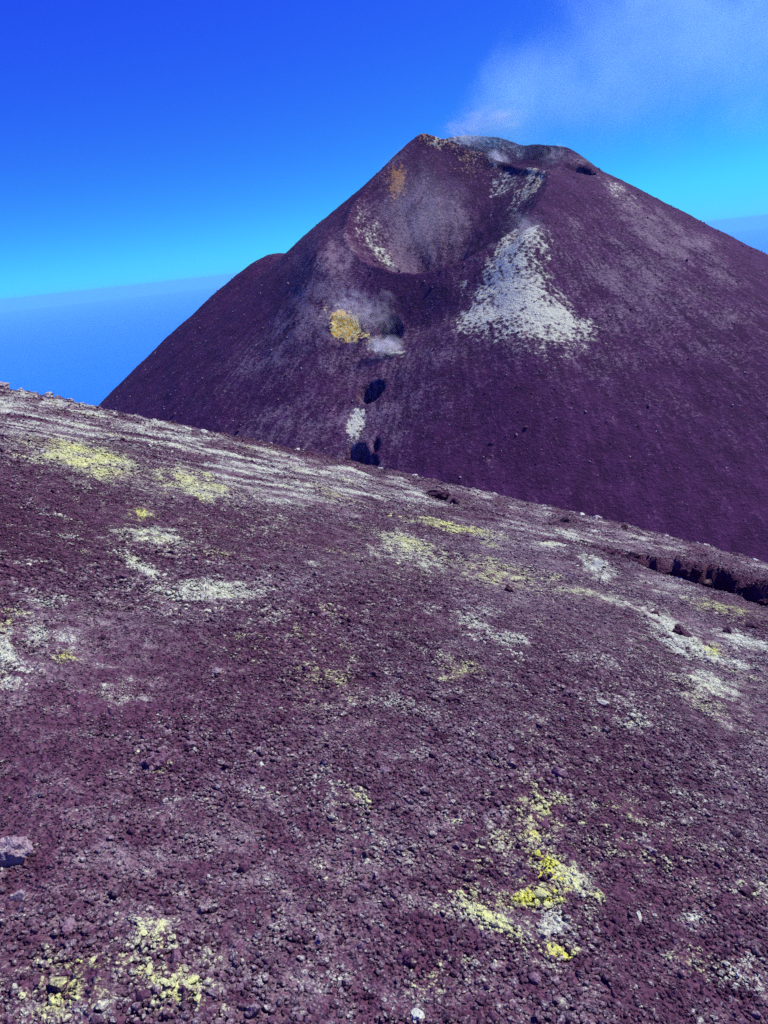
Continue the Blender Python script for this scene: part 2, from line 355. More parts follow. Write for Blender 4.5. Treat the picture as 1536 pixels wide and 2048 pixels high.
# ------------------------------------------------------------------ materials
def newmat(name):
    m = bpy.data.materials.new(name); m.use_nodes = True; m.node_tree.nodes.clear(); return m
class N:
    """tiny node builder"""
    def __init__(s, tree): s.t = tree
    def n(s, typ, **kw):
        o = s.t.nodes.new(typ)
        for k, v in kw.items(): setattr(o, k, v)
        return o
    def link(s, a, b): s.t.links.new(a, b)
    def val(s, sock, v):
        if hasattr(v, 'links'): s.link(v, sock)
        else: sock.default_value = v
    def math(s, op, a, b=0.0, clamp=False):
        o = s.n('ShaderNodeMath', operation=op, use_clamp=clamp); s.val(o.inputs[0], a); s.val(o.inputs[1], b); return o.outputs[0]
    def maprange(s, v, a, b, c=0.0, d=1.0, smooth=True):
        o = s.n('ShaderNodeMapRange', interpolation_type='SMOOTHSTEP' if smooth else 'LINEAR', clamp=True)
        s.val(o.inputs[0], v); s.val(o.inputs[1], a); s.val(o.inputs[2], b); s.val(o.inputs[3], c); s.val(o.inputs[4], d); return o.outputs[0]
    def noise(s, vec, scale, detail=4, rough=0.55, dist=0.0, out=0):
        o = s.n('ShaderNodeTexNoise'); s.link(vec, o.inputs['Vector']); o.inputs['Scale'].default_value = scale
        o.inputs['Detail'].default_value = detail; o.inputs['Roughness'].default_value = rough; o.inputs['Distortion'].default_value = dist
        return o.outputs[out]
    def voro(s, vec, scale, feature='F1', out=0, rand=1.0):
        o = s.n('ShaderNodeTexVoronoi', feature=feature); s.link(vec, o.inputs['Vector']); o.inputs['Scale'].default_value = scale
        o.inputs['Randomness'].default_value = rand; return o.outputs[out]
    def mix(s, f, a, b):
        o = s.n('ShaderNodeMix', data_type='RGBA'); s.val(o.inputs[0], f)
        for k, v in ((6, a), (7, b)):
            if hasattr(v, 'links'): s.link(v, o.inputs[k])
            else: o.inputs[k].default_value = (*v, 1)
        return o.outputs[2]
    def attr(s, name, typ='GEOMETRY'):
        o = s.n('ShaderNodeAttribute', attribute_name=name, attribute_type=typ); return o.outputs['Fac']

DARK = (0.060, 0.018, 0.040); MID = (0.162, 0.060, 0.104); PALE = (0.29, 0.18, 0.20)
WHITE = (0.66, 0.71, 0.50); LAV = (0.55, 0.46, 0.44); YEL = (0.72, 0.74, 0.10); PYEL = (0.68, 0.72, 0.30); ORANGE = (0.50, 0.24, 0.07)

def mineral_shader(name, atyp, stone):
    m = newmat(name); b = N(m.node_tree)
    geo = b.n('ShaderNodeNewGeometry'); P = geo.outputs['Position']
    w, y, g = b.attr('white', atyp), b.attr('sulphur', atyp), b.attr('grey', atyp)
    n1 = b.noise(P, 9.0, 5, 0.65); n2 = b.noise(P, 55.0, 3, 0.6); n3 = b.noise(P, 1.3, 3); n4 = b.noise(P, 24.0, 4, 0.7)
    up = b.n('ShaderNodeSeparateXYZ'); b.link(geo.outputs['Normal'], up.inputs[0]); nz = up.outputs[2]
    if stone:
        rnd = b.attr('tone', atyp)
        base = b.mix(b.maprange(b.math('ADD', rnd, b.math('MULTIPLY', b.math('SUBTRACT', n2, 0.5), 0.6)), 0.1, 1.05), DARK, MID)
        base = b.mix(b.maprange(rnd, 0.84, 1.0), base, PALE)
        jit = b.math('MULTIPLY', b.math('SUBTRACT', b.attr('jitter', atyp), 0.5), 0.26)
    else:
        base = b.mix(b.maprange(b.math('ADD', n2, b.math('MULTIPLY', n3, 0.3)), 0.42, 0.9), DARK, MID)
        jit = 0.0
    n5 = b.noise(P, 130.0, 2, 0.6)
    f = b.math('ADD', b.math('MULTIPLY', b.math('SUBTRACT', n1, 0.5), 1.3), b.math('MULTIPLY', b.math('SUBTRACT', n4, 0.5), 1.0))
    f = b.math('ADD', f, b.math('MULTIPLY', b.math('SUBTRACT', n5, 0.5), 1.1))
    f = b.math('ADD', f, jit)
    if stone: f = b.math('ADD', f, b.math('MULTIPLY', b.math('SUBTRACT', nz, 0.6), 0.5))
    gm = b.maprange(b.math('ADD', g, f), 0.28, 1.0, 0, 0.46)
    c = b.mix(gm, base, LAV)
    wm = b.maprange(b.math('ADD', w, f), 0.32, 0.80, 0, 0.93)
    ymix = b.maprange(b.math('ADD', y, b.math('MULTIPLY', b.math('SUBTRACT', n3, 0.5), 0.9)), 0.15, 0.7)
    c = b.mix(wm, c, b.mix(ymix, WHITE, PYEL))
    ym = b.maprange(b.math('ADD', b.math('MULTIPLY', y, 1.0), b.math('ADD', b.math('MULTIPLY', f, 0.9), -0.02)), 0.34, 0.84, 0, 0.92)
    bright = b.maprange(b.math('ADD', y, b.math('MULTIPLY', b.math('SUBTRACT', n4, 0.5), 0.6)), 0.62, 1.0)
    c = b.mix(ym, c, b.mix(bright, PYEL, YEL))
    bs = b.n('ShaderNodeBsdfPrincipled'); b.link(c, bs.inputs['Base Color'])
    bs.inputs['Roughness'].default_value = 0.92; bs.inputs['Specular IOR Level'].default_value = 0.25
    bp = b.n('ShaderNodeBump'); bp.inputs['Strength'].default_value = 0.9 if stone else 1.0
    if stone:
        h = b.math('ADD', b.noise(P, 160.0, 3, 0.6), b.math('MULTIPLY', n2, 0.6)); bp.inputs['Distance'].default_value = 0.008
    else:
        v1 = b.voro(P, 34.0); v2 = b.voro(P, 90.0)
        h = b.math('ADD', b.math('MULTIPLY', b.math('SUBTRACT', 1.0, v1), 1.0), b.math('ADD', b.math('MULTIPLY', v2, -0.35), b.math('MULTIPLY', n1, 1.5)))
        bp.inputs['Distance'].default_value = 0.03
    b.link(h, bp.inputs['Height']); b.link(bp.outputs[0], bs.inputs['Normal'])
    o = b.n('ShaderNodeOutputMaterial'); b.link(bs.outputs[0], o.inputs[0])
    return m
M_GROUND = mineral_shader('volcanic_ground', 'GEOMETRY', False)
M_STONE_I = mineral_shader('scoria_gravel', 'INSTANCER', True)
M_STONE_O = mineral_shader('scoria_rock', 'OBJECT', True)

def cone_shader():
    m = newmat('cone_scoria'); b = N(m.node_tree)
    geo = b.n('ShaderNodeNewGeometry'); P = geo.outputs['Position']
    w, y, g, o_ = (b.attr(k) for k in ('white', 'sulphur', 'grey', 'rust'))
    st = b.attr('streak')
    n1 = b.noise(P, 0.09, 5, 0.6); n2 = b.noise(P, 0.55, 4, 0.7); n3 = b.noise(P, 0.02, 3); sp = b.noise(P, 1.2, 2, 0.7)
    base = b.mix(b.maprange(b.math('ADD', b.math('ADD', n2, b.math('MULTIPLY', st, 0.12)), b.math('MULTIPLY', b.math('SUBTRACT', n1, 0.5), 0.8)), 0.25, 0.8), (0.040, 0.007, 0.042), (0.086, 0.020, 0.086))
    f = b.math('ADD', b.math('MULTIPLY', b.math('SUBTRACT', n2, 0.5), 1.7), b.math('ADD', b.math('MULTIPLY', b.math('SUBTRACT', sp, 0.5), 1.2), b.math('MULTIPLY', st, 0.12)))
    c = b.mix(b.maprange(b.math('ADD', b.math('ADD', g, b.math('MULTIPLY', st, 0.10)), f), 0.18, 0.95, 0, 0.46), base, (0.46, 0.37, 0.36))
    c = b.mix(b.maprange(b.math('ADD', o_, f), 0.4, 0.8, 0, 0.8), c, ORANGE)
    dap = b.math('MULTIPLY', b.math('SUBTRACT', b.voro(P, 0.42, 'F1'), 0.42), 1.1)
    dap = b.math('MULTIPLY', dap, b.maprange(w, 0.1, 0.45))
    c = b.mix(b.maprange(b.math('ADD', b.math('ADD', w, dap), b.math('MULTIPLY', f, 0.75)), 0.34, 1.02, 0, 0.9), c, (0.74, 0.78, 0.50))
    c = b.mix(b.maprange(b.math('ADD', y, b.math('MULTIPLY', f, 0.8)), 0.45, 0.85, 0, 0.95), c, b.mix(b.maprange(y, 0.35, 0.8), (0.55, 0.50, 0.28), b.mix(b.maprange(n2, .4, .6), (0.92, 0.52, 0.03), (.95, .88, .30))))
    bs = b.n('ShaderNodeBsdfPrincipled'); b.link(c, bs.inputs['Base Color'])
    bs.inputs['Roughness'].default_value = 0.95; bs.inputs['Specular IOR Level'].default_value = 0.2
    bp = b.n('ShaderNodeBump'); bp.inputs['Strength'].default_value = 0.8; bp.inputs['Distance'].default_value = 1.6
    b.link(b.math('ADD', n2, b.math('MULTIPLY', sp, 0.5)), bp.inputs['Height']); b.link(bp.outputs[0], bs.inputs['Normal'])
    o = b.n('ShaderNodeOutputMaterial'); b.link(bs.outputs[0], o.inputs[0])
    return m
M_CONE = cone_shader()

def sea_shader():
    m = newmat('sea_water'); b = N(m.node_tree)
    geo = b.n('ShaderNodeNewGeometry'); P = geo.outputs['Position']
    n = b.noise(P, 0.00025, 5, 0.6)
    bs = b.n('ShaderNodeBsdfPrincipled')
    b.link(b.mix(n, (0.008, 0.17, 0.60), (0.016, 0.22, 0.68)), bs.inputs['Base Color'])
    bs.inputs['Roughness'].default_value = 0.45; bs.inputs['Specular IOR Level'].default_value = 0.2
    o = b.n('ShaderNodeOutputMaterial'); b.link(bs.outputs[0], o.inputs[0])
    return m

# ------------------------------------------------------------------ mesh helpers
def mesh_grid(name, X, Y, Z, attrs, mat, close=False):
    nr, nc = X.shape
    me = bpy.data.meshes.new(name)
    co = np.stack([X, Y, Z], -1).reshape(-1, 3)
    i = np.arange(nr - 1)[:, None]; j = np.arange(nc if close else nc - 1)[None]
    j2 = (j + 1) % nc
    q = np.stack([i * nc + j, i * nc + j2, (i + 1) * nc + j2, (i + 1) * nc + j], -1).reshape(-1, 4)
    me.vertices.add(len(co)); me.vertices.foreach_set('co', co.ravel().astype(np.float32))
    me.loops.add(q.size); me.loops.foreach_set('vertex_index', q.ravel().astype(np.int32))
    me.polygons.add(len(q)); me.polygons.foreach_set('loop_start', (np.arange(len(q)) * 4).astype(np.int32))
    me.update(calc_edges=True)
    me.polygons.foreach_set('use_smooth', np.ones(len(q), dtype=bool))
    for k, v in attrs.items():
        a = me.attributes.new(k, 'FLOAT', 'POINT'); a.data.foreach_set('value', v.ravel().astype(np.float32))
    me.materials.append(mat)
    me.update()
    o = bpy.data.objects.new(name, me); col.objects.link(o)
    return o

def tag(o, label=None, cat=None, group=None, kind=None):
    for k, v in (('label', label), ('category', cat), ('group', group), ('kind', kind)):
        if v: o[k] = v
    return o

# ------------------------------------------------------------------ ground sheet (fine near the path, reaching to the coast)
rr = np.concatenate([[0.02, 0.3], np.geomspace(0.7, 70, 520), np.geomspace(76, 12500, 60)])
aa = np.concatenate([np.linspace(-42, 42, 620), np.linspace(42, 318, 90)[1:-1]])
A, RR = np.meshgrid(np.radians(aa), rr)
X, Y = RR * np.sin(A), RR * np.cos(A)
W, YL, GR = ground_minerals(X, Y)
Z = ground_z(X, Y) + 0.03 * np.maximum(W, YL) * (0.5 + fbm(X / .12, Y / .12, 3, 131)) * (np.hypot(X, Y) < 40)
ground = mesh_grid('ground', X[:, ::-1], Y[:, ::-1], Z[:, ::-1], {'white': W[:, ::-1], 'sulphur': YL[:, ::-1], 'grey': GR[:, ::-1]}, M_GROUND, close=True)
tag(ground, 'purple volcanic slope with pale mineral crusts', kind='structure')

# ------------------------------------------------------------------ volcanic cone
gx = np.concatenate([np.linspace(-900, -330, 60), np.linspace(-328, 430, 620), np.linspace(434, 1000, 60)])
gy = np.concatenate([np.linspace(180, 300, 40)[:-1], np.linspace(300, 660, 330), np.linspace(664, 1200, 70)])
X, Y = np.meshgrid(gx, gy)
Z = cone_z(X, Y)
W, YL, GR, RU = cone_minerals_and_light(X, Y)
u = X - APEX[0]; v = Y - APEX[1]
STK = fbm(np.arctan2(v, u) * 95 + 1.6 * fbm(X / 50, Y / 50, 2, 143), np.hypot(u, v) / 16, 3, 141)
cone = mesh_grid('volcanic_cone', X, Y, Z, {'white': W, 'sulphur': YL, 'grey': GR, 'rust': RU, 'streak': STK}, M_CONE)
tag(cone, 'dark purple volcanic cone with a great bowl crater', kind='structure')

# ------------------------------------------------------------------ sea
me = bpy.data.meshes.new('sea'); S = 230000.0
n = 48
vv = [(0, 0, -3000)] + [(S * math.cos(2 * math.pi * k / n), S * math.sin(2 * math.pi * k / n), -3000) for k in range(n)]
me.from_pydata(vv, [], [(0, 1 + k, 1 + (k + 1) % n) for k in range(n)])
me.materials.append(sea_shader())
sea = bpy.data.objects.new('sea', me); col.objects.link(sea)
tag(sea, 'blue sea far below, reaching to the horizon', kind='structure')

# ------------------------------------------------------------------ stones
import bmesh
from mathutils import noise as mn

def rock_mesh(name, seed, sub=2, asp=(1, 0.85, 0.7), rough=0.22, cuts=5, mat=None, smooth=False):
    """an angular lump of scoria about 1 unit across, sitting with its lower third below z = 0"""
    rn = random.Random(seed)
    bm = bmesh.new(); bmesh.ops.create_icosphere(bm, subdivisions=sub, radius=0.5)
    off = Vector((rn.uniform(-50, 50), rn.uniform(-50, 50), rn.uniform(-50, 50)))
    planes = []
    for _ in range(cuts):
        n = Vector((rn.gauss(0, 1), rn.gauss(0, 1), rn.gauss(0, 1))).normalized(); planes.append((n, rn.uniform(0.27, 0.42)))
    for v in bm.verts:
        p = v.co.copy(); d = p.normalized()
        k = 1 + rough * 1.6 * mn.noise(d * 1.3 + off) + rough * 0.9 * mn.noise(d * 3.1 + off) + rough * 0.45 * mn.noise(d * 7.0 + off)
        p = d * 0.5 * k
        for n, h in planes:
            e = p.dot(n) - h
            if e > 0: p -= n * e * 0.88
        v.co = Vector((p.x * asp[0], p.y * asp[1], p.z * asp[2] + 0.16 * asp[2]))
    me = bpy.data.meshes.new(name); bm.to_mesh(me); bm.free()
    if smooth: me.polygons.foreach_set('use_smooth', np.ones(len(me.polygons), dtype=bool))
    if mat: me.materials.append(mat)
    me.update()
    return me

STONE_LIB = bpy.data.collections.new('stone_shapes')        # shapes the gravel is instanced from, not linked to the scene
for k in range(12):
    rn = random.Random(900 + k)
    me = rock_mesh('gravel_stone', 900 + k, 2, (1, rn.uniform(.75, 1), rn.uniform(.6, .9)), rn.uniform(.2, .34), rn.randint(3, 7), M_STONE_I)
    STONE_LIB.objects.link(bpy.data.objects.new('gravel_stone', me))

def scatter_tree():
    t = bpy.data.node_groups.new('stone_scatter', 'GeometryNodeTree')
    t.interface.new_socket('Geometry', in_out='INPUT', socket_type='NodeSocketGeometry')
    t.interface.new_socket('Geometry', in_out='OUTPUT', socket_type='NodeSocketGeometry')
    gi = t.nodes.new('NodeGroupInput'); go = t.nodes.new('NodeGroupOutput')
    ip = t.nodes.new('GeometryNodeInstanceOnPoints'); ci = t.nodes.new('GeometryNodeCollectionInfo')
    ci.inputs['Collection'].default_value = STONE_LIB; ci.inputs['Separate Children'].default_value = True; ci.inputs['Reset Children'].default_value = True
    def na(name, typ):
        n = t.nodes.new('GeometryNodeInputNamedAttribute'); n.data_type = typ; n.inputs['Name'].default_value = name; return n.outputs['Attribute']
    t.links.new(gi.outputs[0], ip.inputs['Points']); t.links.new(ci.outputs[0], ip.inputs['Instance'])
    ip.inputs['Pick Instance'].default_value = True
    t.links.new(na('shape', 'INT'), ip.inputs['Instance Index'])
    e2r = t.nodes.new('FunctionNodeEulerToRotation'); t.links.new(na('turn', 'FLOAT_VECTOR'), e2r.inputs[0]); t.links.new(e2r.outputs[0], ip.inputs['Rotation'])
    t.links.new(na('size', 'FLOAT'), ip.inputs['Scale'])
    t.links.new(ip.outputs[0], go.inputs[0])
    return t
SCATTER = scatter_tree()

def scatter(name, P, size, turn, floats, label, cat):
    me = bpy.data.meshes.new(name); n = len(P)
    me.vertices.add(n); me.vertices.foreach_set('co', P.astype(np.float32).ravel())
    me.attributes.new('size', 'FLOAT', 'POINT').data.foreach_set('value', size.astype(np.float32))
    me.attributes.new('turn', 'FLOAT_VECTOR', 'POINT').data.foreach_set('vector', turn.astype(np.float32).ravel())
    me.attributes.new('shape', 'INT', 'POINT').data.foreach_set('value', rng.integers(0, 12, n).astype(np.int32))
    for k, v in floats.items(): me.attributes.new(k, 'FLOAT', 'POINT').data.foreach_set('value', v.astype(np.float32))
    me.update()
    o = bpy.data.objects.new(name, me); col.objects.link(o)
    md = o.modifiers.new('scatter', 'NODES'); md.node_group = SCATTER
    return tag(o, label, cat, None, 'stuff')

# the loose scoria carpet, finest and densest close by
NG = 420000
def draw_r(n):
    r = np.geomspace(0.85, 32, 4000); rho = np.where(r < 4, 1.0, (4 / r) ** 1.9) * r
    c = np.concatenate([[0], np.cumsum((rho[1:] + rho[:-1]) / 2 * np.diff(r))]); c /= c[-1]
    return np.interp(rng.random(n), c, r)
r = draw_r(NG); a = np.radians(rng.uniform(-40, 40, NG))
x, y = r * np.sin(a), r * np.cos(a)
med = 0.0110 * np.where(r < 4, 1.0, (r / 4) ** 0.5)
sz = med * np.exp(rng.normal(0, 0.38, NG)); sz = np.clip(sz, 0.006, 0.045 * np.maximum(1, (r / 5) ** .5))
patch = fbm(x / 0.9, y / 0.9, 3, 151)
sz *= 1 + 0.5 * np.clip(patch + .6 * fbm(x / 2.6, y / 2.6, 2, 157), -.9, 1.0)
W, YL, GR = ground_minerals(x, y)
keep = rng.random(NG) > 0.25 * np.clip(W - .35, 0, 1)
z = ground_z(x, y) + 0.012 * np.maximum(W, YL)
P = np.stack([x, y, z + sz * 0.10], -1)
fl = {'white': W, 'sulphur': YL, 'grey': GR, 'tone': np.clip(rng.beta(2.2, 2.8, NG) * .93 + .2 * patch, 0, 1), 'jitter': rng.random(NG)}
turn = np.stack([rng.uniform(-.5, .5, NG), rng.uniform(-.5, .5, NG), rng.uniform(0, 6.28, NG)], -1)
scatter('scoria_gravel', P[keep], sz[keep], turn[keep], {k: v[keep] for k, v in fl.items()}, 'loose dark purple scoria gravel covering the near slope', 'gravel')
# blocks strewn over the cone
NC = 14000
x = rng.uniform(-260, 420, NC); y = rng.uniform(310, 640, NC); z = cone_z(x, y)
sz = 0.42 * np.exp(rng.normal(0, 0.5, NC)); sz = np.clip(sz, .2, 2.2)
pale = (rng.random(NC) < 0.4).astype(float)
scatter('scoria_blocks', np.stack([x, y, z], -1), sz, np.stack([rng.uniform(-1, 1, NC), rng.uniform(-1, 1, NC), rng.uniform(0, 6.28, NC)], -1),
        {'white': pale * rng.uniform(0, .6, NC), 'sulphur': np.zeros(NC), 'grey': pale * rng.uniform(.4, 1.3, NC), 'tone': rng.random(NC), 'jitter': rng.random(NC)},
        'small pale and dark blocks strewn over the flanks of the cone', 'stones')
# ------------------------------------------------------------------ single rocks
def ghit(px, py): return hit(px, py, ground_z, 0.8, 90)
ROCK_SHAPES = {}
def place_rock(name, px, py, wpx, seed, label, cat='rock', group=None, tone=0.4, white=0.0, grey=0.0, sulphur=0.0, asp=(1, .85, .72), sink=0.0, turn=None, pos=None):
    p = ghit(px, py) if pos is None else pos
    if p is None: print('rock misses', px, py); return
    d = np.linalg.norm(p - EYE); size = wpx / FPX * d
    key = (seed, asp)
    if key not in ROCK_SHAPES: ROCK_SHAPES[key] = rock_mesh(name, seed, 4 if wpx > 28 else 3 if wpx > 11 else 2, asp, 0.36, 2 if wpx > 28 else 4, M_STONE_O)
    o = bpy.data.objects.new(name, ROCK_SHAPES[key]); col.objects.link(o)
    rn = random.Random(seed * 31 + int(px) * 7)
    o.location = (p[0], p[1], p[2] - sink * size); o.scale = (size,) * 3
    o.rotation_euler = (rn.uniform(-.25, .25), rn.uniform(-.25, .25), rn.uniform(0, 6.28) if turn is None else turn)
    o['tone'] = float(tone); o['white'] = float(white); o['grey'] = float(grey); o['sulphur'] = float(sulphur); o['jitter'] = rn.random()
    return tag(o, label, cat, group)

ROCKS = [
 # px, py, width px, seed, label, look
 (308, 1532, 42, 1, 'fist-sized mauve rock casting a black shadow, left of centre in the gravel', dict(tone=.8, grey=.45, asp=(1, .8, .85))),
 (632, 1470, 24, 2, 'grey angular rock right of the mauve rock, near the middle of the slope', dict(tone=.7, grey=.4)),
 (903, 1404, 20, 3, 'lone dark rock just below the faint yellow stain in mid slope', dict(tone=.15)),
 (1020, 1184, 20, 4, 'dark upright rock standing alone below the pale ridge streak', dict(tone=.2, asp=(.9, .8, 1.0))),
 (725, 1209, 16, 5, 'small black rock to the right of the long white crust', dict(tone=.05)),
 (770, 1543, 26, 6, 'pale grey rock in the middle of the near gravel', dict(tone=.9, grey=.6)),
 (690, 1719, 24, 7, 'pinkish rounded stone beside speckled yellow gravel near the bottom centre', dict(tone=.9, grey=.3)),
 (812, 1922, 32, 8, 'brown rounded stone with a black shadow at the bottom centre', dict(tone=.75, grey=.15)),
 (22, 1722, 60, 9, 'large pinkish lumpy rock at the left edge', dict(tone=.95, grey=.6, asp=(1, .9, .9))),
 (35, 1797, 26, 10, 'bluish grey stone below the large pinkish rock', dict(tone=.9, grey=.9)),
 (137, 1858, 28, 11, 'blue-grey stone with a dark shadow near the lower left corner', dict(tone=.8, grey=.7)),
 (476, 1898, 26, 12, 'mauve stone between the speckled crust and the brown rounded stone', dict(tone=.85, grey=.3)),
 (640, 1880, 24, 13, 'light lavender stone left above the brown rounded stone', dict(tone=.9, grey=.8)),
 (486, 1742, 26, 14, 'oblong purple stone standing up in the near gravel', dict(tone=.55, asp=(.75, .6, 1.0))),
 (1278, 1834, 20, 15, 'pinkish white elongated chip right of the bright yellow sulphur', dict(tone=1, white=.55, grey=.9, asp=(1.2, .45, .4))),
 (1280, 1866, 24, 16, 'dark angular stone just below the pinkish white chip', dict(tone=.1)),
 (1033, 1921, 11, 17, 'small white pebble below the yellow sulphur crust', dict(tone=1, white=1.2)),
 (836, 2036, 26, 18, 'white crusted lump at the bottom edge of the gravel', dict(tone=1, white=.9, grey=.8)),
 (522, 1531, 14, 19, 'cream pebble right of the mauve rock', dict(tone=1, white=.9, sulphur=.2)),
 (335, 1466, 13, 20, 'small lavender pebble above the mauve rock', dict(tone=1, grey=1.0)),
 (274, 1505, 14, 21, 'pale yellowish pebble just above left of the mauve rock', dict(tone=1, white=.8, sulphur=.35)),
 (202, 1951, 12, 22, 'small white pebble among yellow specks in the lower left', dict(tone=1, white=1.1)),
 (640, 1736, 11, 23, 'tiny white pebble left of the pinkish rounded stone', dict(tone=1, white=1.1)),
 (432, 1512, 18, 24, 'dark rounded stone right of the mauve rock, one of a touching pair', dict(tone=.2)),
 (414, 1507, 15, 25, 'grey smaller stone of the touching pair right of the mauve rock', dict(tone=.5)),
 (1194, 1134, 34, 26, 'white crusted hollow rock on the right of the slope', dict(tone=.5, white=.65, grey=.6, asp=(1.1, .8, .55))),
 (1362, 1271, 34, 27, 'dark lava rock ringed by white crust on the right', dict(tone=.25)),
 (872, 996, 40, 28, 'dark jagged rock mass near the crest right of centre', dict(tone=.12, asp=(1.2, .8, .62))),
 (908, 1009, 24, 29, 'black smaller rock at the right end of the dark jagged mass', dict(tone=.05)),
 (1130, 1043, 18, 30, 'dark rock on the grey strip beyond the trench', dict(tone=.1)),
 (20, 1128, 16, 31, 'flat grey stone near the left edge above the white stain', dict(tone=.8, grey=.5)),
 (59, 1132, 13, 32, 'small white pebble near the left edge', dict(tone=1, white=1.1)),
 (1310, 1232, 22, 33, 'dark purple stone at the head of the white crust on the right', dict(tone=.3)),
 (1100, 1605, 15, 34, 'dark purple stone lying above the yellow specked gravel', dict(tone=.2)),
 (1325, 1600, 22, 35, 'black stone in the gravel towards the right edge', dict(tone=.08)),
 (1013, 1455, 14, 36, 'small black stone right of the mid slope yellow stain', dict(tone=.05)),
 (880, 1476, 20, 37, 'dark low stone below the lone dark rock in mid slope', dict(tone=.15)),
 (430, 1345, 22, 38, 'grey ring-shaped stone right of the white stain on the left', dict(tone=.8, grey=.7, asp=(1, .9, .5))),
 (575, 1390, 18, 39, 'flat mauve slab right of the grey ring-shaped stone', dict(tone=.8, grey=.35, asp=(1.2, .7, .4))),
 (262, 1222, 16, 40, 'black stone left of the long white crust', dict(tone=.05)),
 (205, 1278, 16, 41, 'black stone above the white stain on the left', dict(tone=.05)),
 (1500, 1255, 22, 42, 'dark rock by the right edge above the white crust', dict(tone=.1)),
 (1455, 1268, 24, 43, 'purple rock lying in white crust near the right edge', dict(tone=.3)),
 (680, 1885, 16, 44, 'small dark stone in the gravel above the brown rounded stone', dict(tone=.15)),
]
for px, py, wpx, seed, label, look in ROCKS:
    place_rock('lava_rock', px, py, wpx, seed, label, group='single rocks on the near slope', **look)
# jagged rocks along the crest of the slope, biggest at the far left
def crest(px):
    """point on the skyline of the foreground in the column of this pixel"""
    d = ray(px, 790 + 0.226 * px); az = math.atan2(d[0], d[1])
    r = np.linspace(14, 45, 400); x, y = r * math.sin(az), r * math.cos(az)
    z = ground_z(x, y); k = int(np.argmax((z - EYE[2]) / r))
    return np.array((x[k], y[k], z[k]))
CREST = [(4, 32, 'tall jagged rock on the crest at the very left edge'), (45, 17, 'broken pale rock on the crest, second from the left edge'), (72, 13, 'low rough rock on the crest, third from the left edge'),
         (100, 19, 'lumpy grey rock on the crest before the open sea'), (122, 12, 'small dark rock on the crest before the open sea'), (143, 14, 'flat pale rock on the crest before the open sea'), (168, 13, 'last small rock on the crest before the cone hides the sea')]
for k, (px, wpx, label) in enumerate(CREST):
    h = crest(px)
    if h is not None: place_rock('crest_rock', px, 0, wpx, 60 + k, label, group='rocks along the crest', tone=.7, grey=1.0, white=.5 if k % 2 else .25, pos=h, sink=.2)
rn = random.Random(5)
for k in range(64):
    px = 190 + 1340 * (k + rn.random()) / 64
    h = crest(px)
    if h is None: continue
    h = h * np.array((1, 1, 1)); f = rn.uniform(.93, 1.0); h[0] *= f; h[1] *= f; h[2] = ground_z(h[:1], h[1:2])[0]
    pale = rn.random() < .5
    place_rock('crest_rock', px, 0, rn.uniform(6, 17), 70 + k % 8, ('small pale jagged stone' if pale else 'small dark purple stone') + ' on the crest of the slope in front of the cone', group='small pale crest stones' if pale else 'small dark crest stones', tone=1.0 if pale else rn.uniform(0, .5), grey=rn.uniform(.7, 1.0) if pale else 0.0, white=rn.uniform(.4, .9) if pale else 0, pos=h, sink=.08)

# blocks in the shadowed bank of the trench
tp = np.array(TRENCH)
seg = np.concatenate([[0], np.cumsum(np.hypot(*np.diff(tp, axis=0).T))])
for k in range(34):
    t = seg[-1] * (0.06 + 0.78 * (k + rn.random()) / 34)
    cx = np.interp(t, seg, tp[:, 0]); cy = np.interp(t, seg, tp[:, 1])
    i = min(int(np.searchsorted(seg, t)), len(tp) - 1); dx, dy = tp[i] - tp[i - 1]; L = math.hypot(dx, dy)
    off = rn.uniform(.70, .95); x0, y0 = cx - dy / L * off, cy + dx / L * off
    zz = ground_z(np.array([x0]), np.array([y0]))[0]
    zb = ground_base(np.array([x0]), np.array([y0]))[0]
    place_rock('trench_block', 0, 0, rn.uniform(18, 40) * (.5 + .6 * k / 34), 80 + k % 7, 'dark lava block wedged in the shadowed bank of the trench', group='blocks in the trench bank', tone=rn.uniform(0, .4), pos=np.array((x0, y0, max(zz, zb - .55) - .02)))
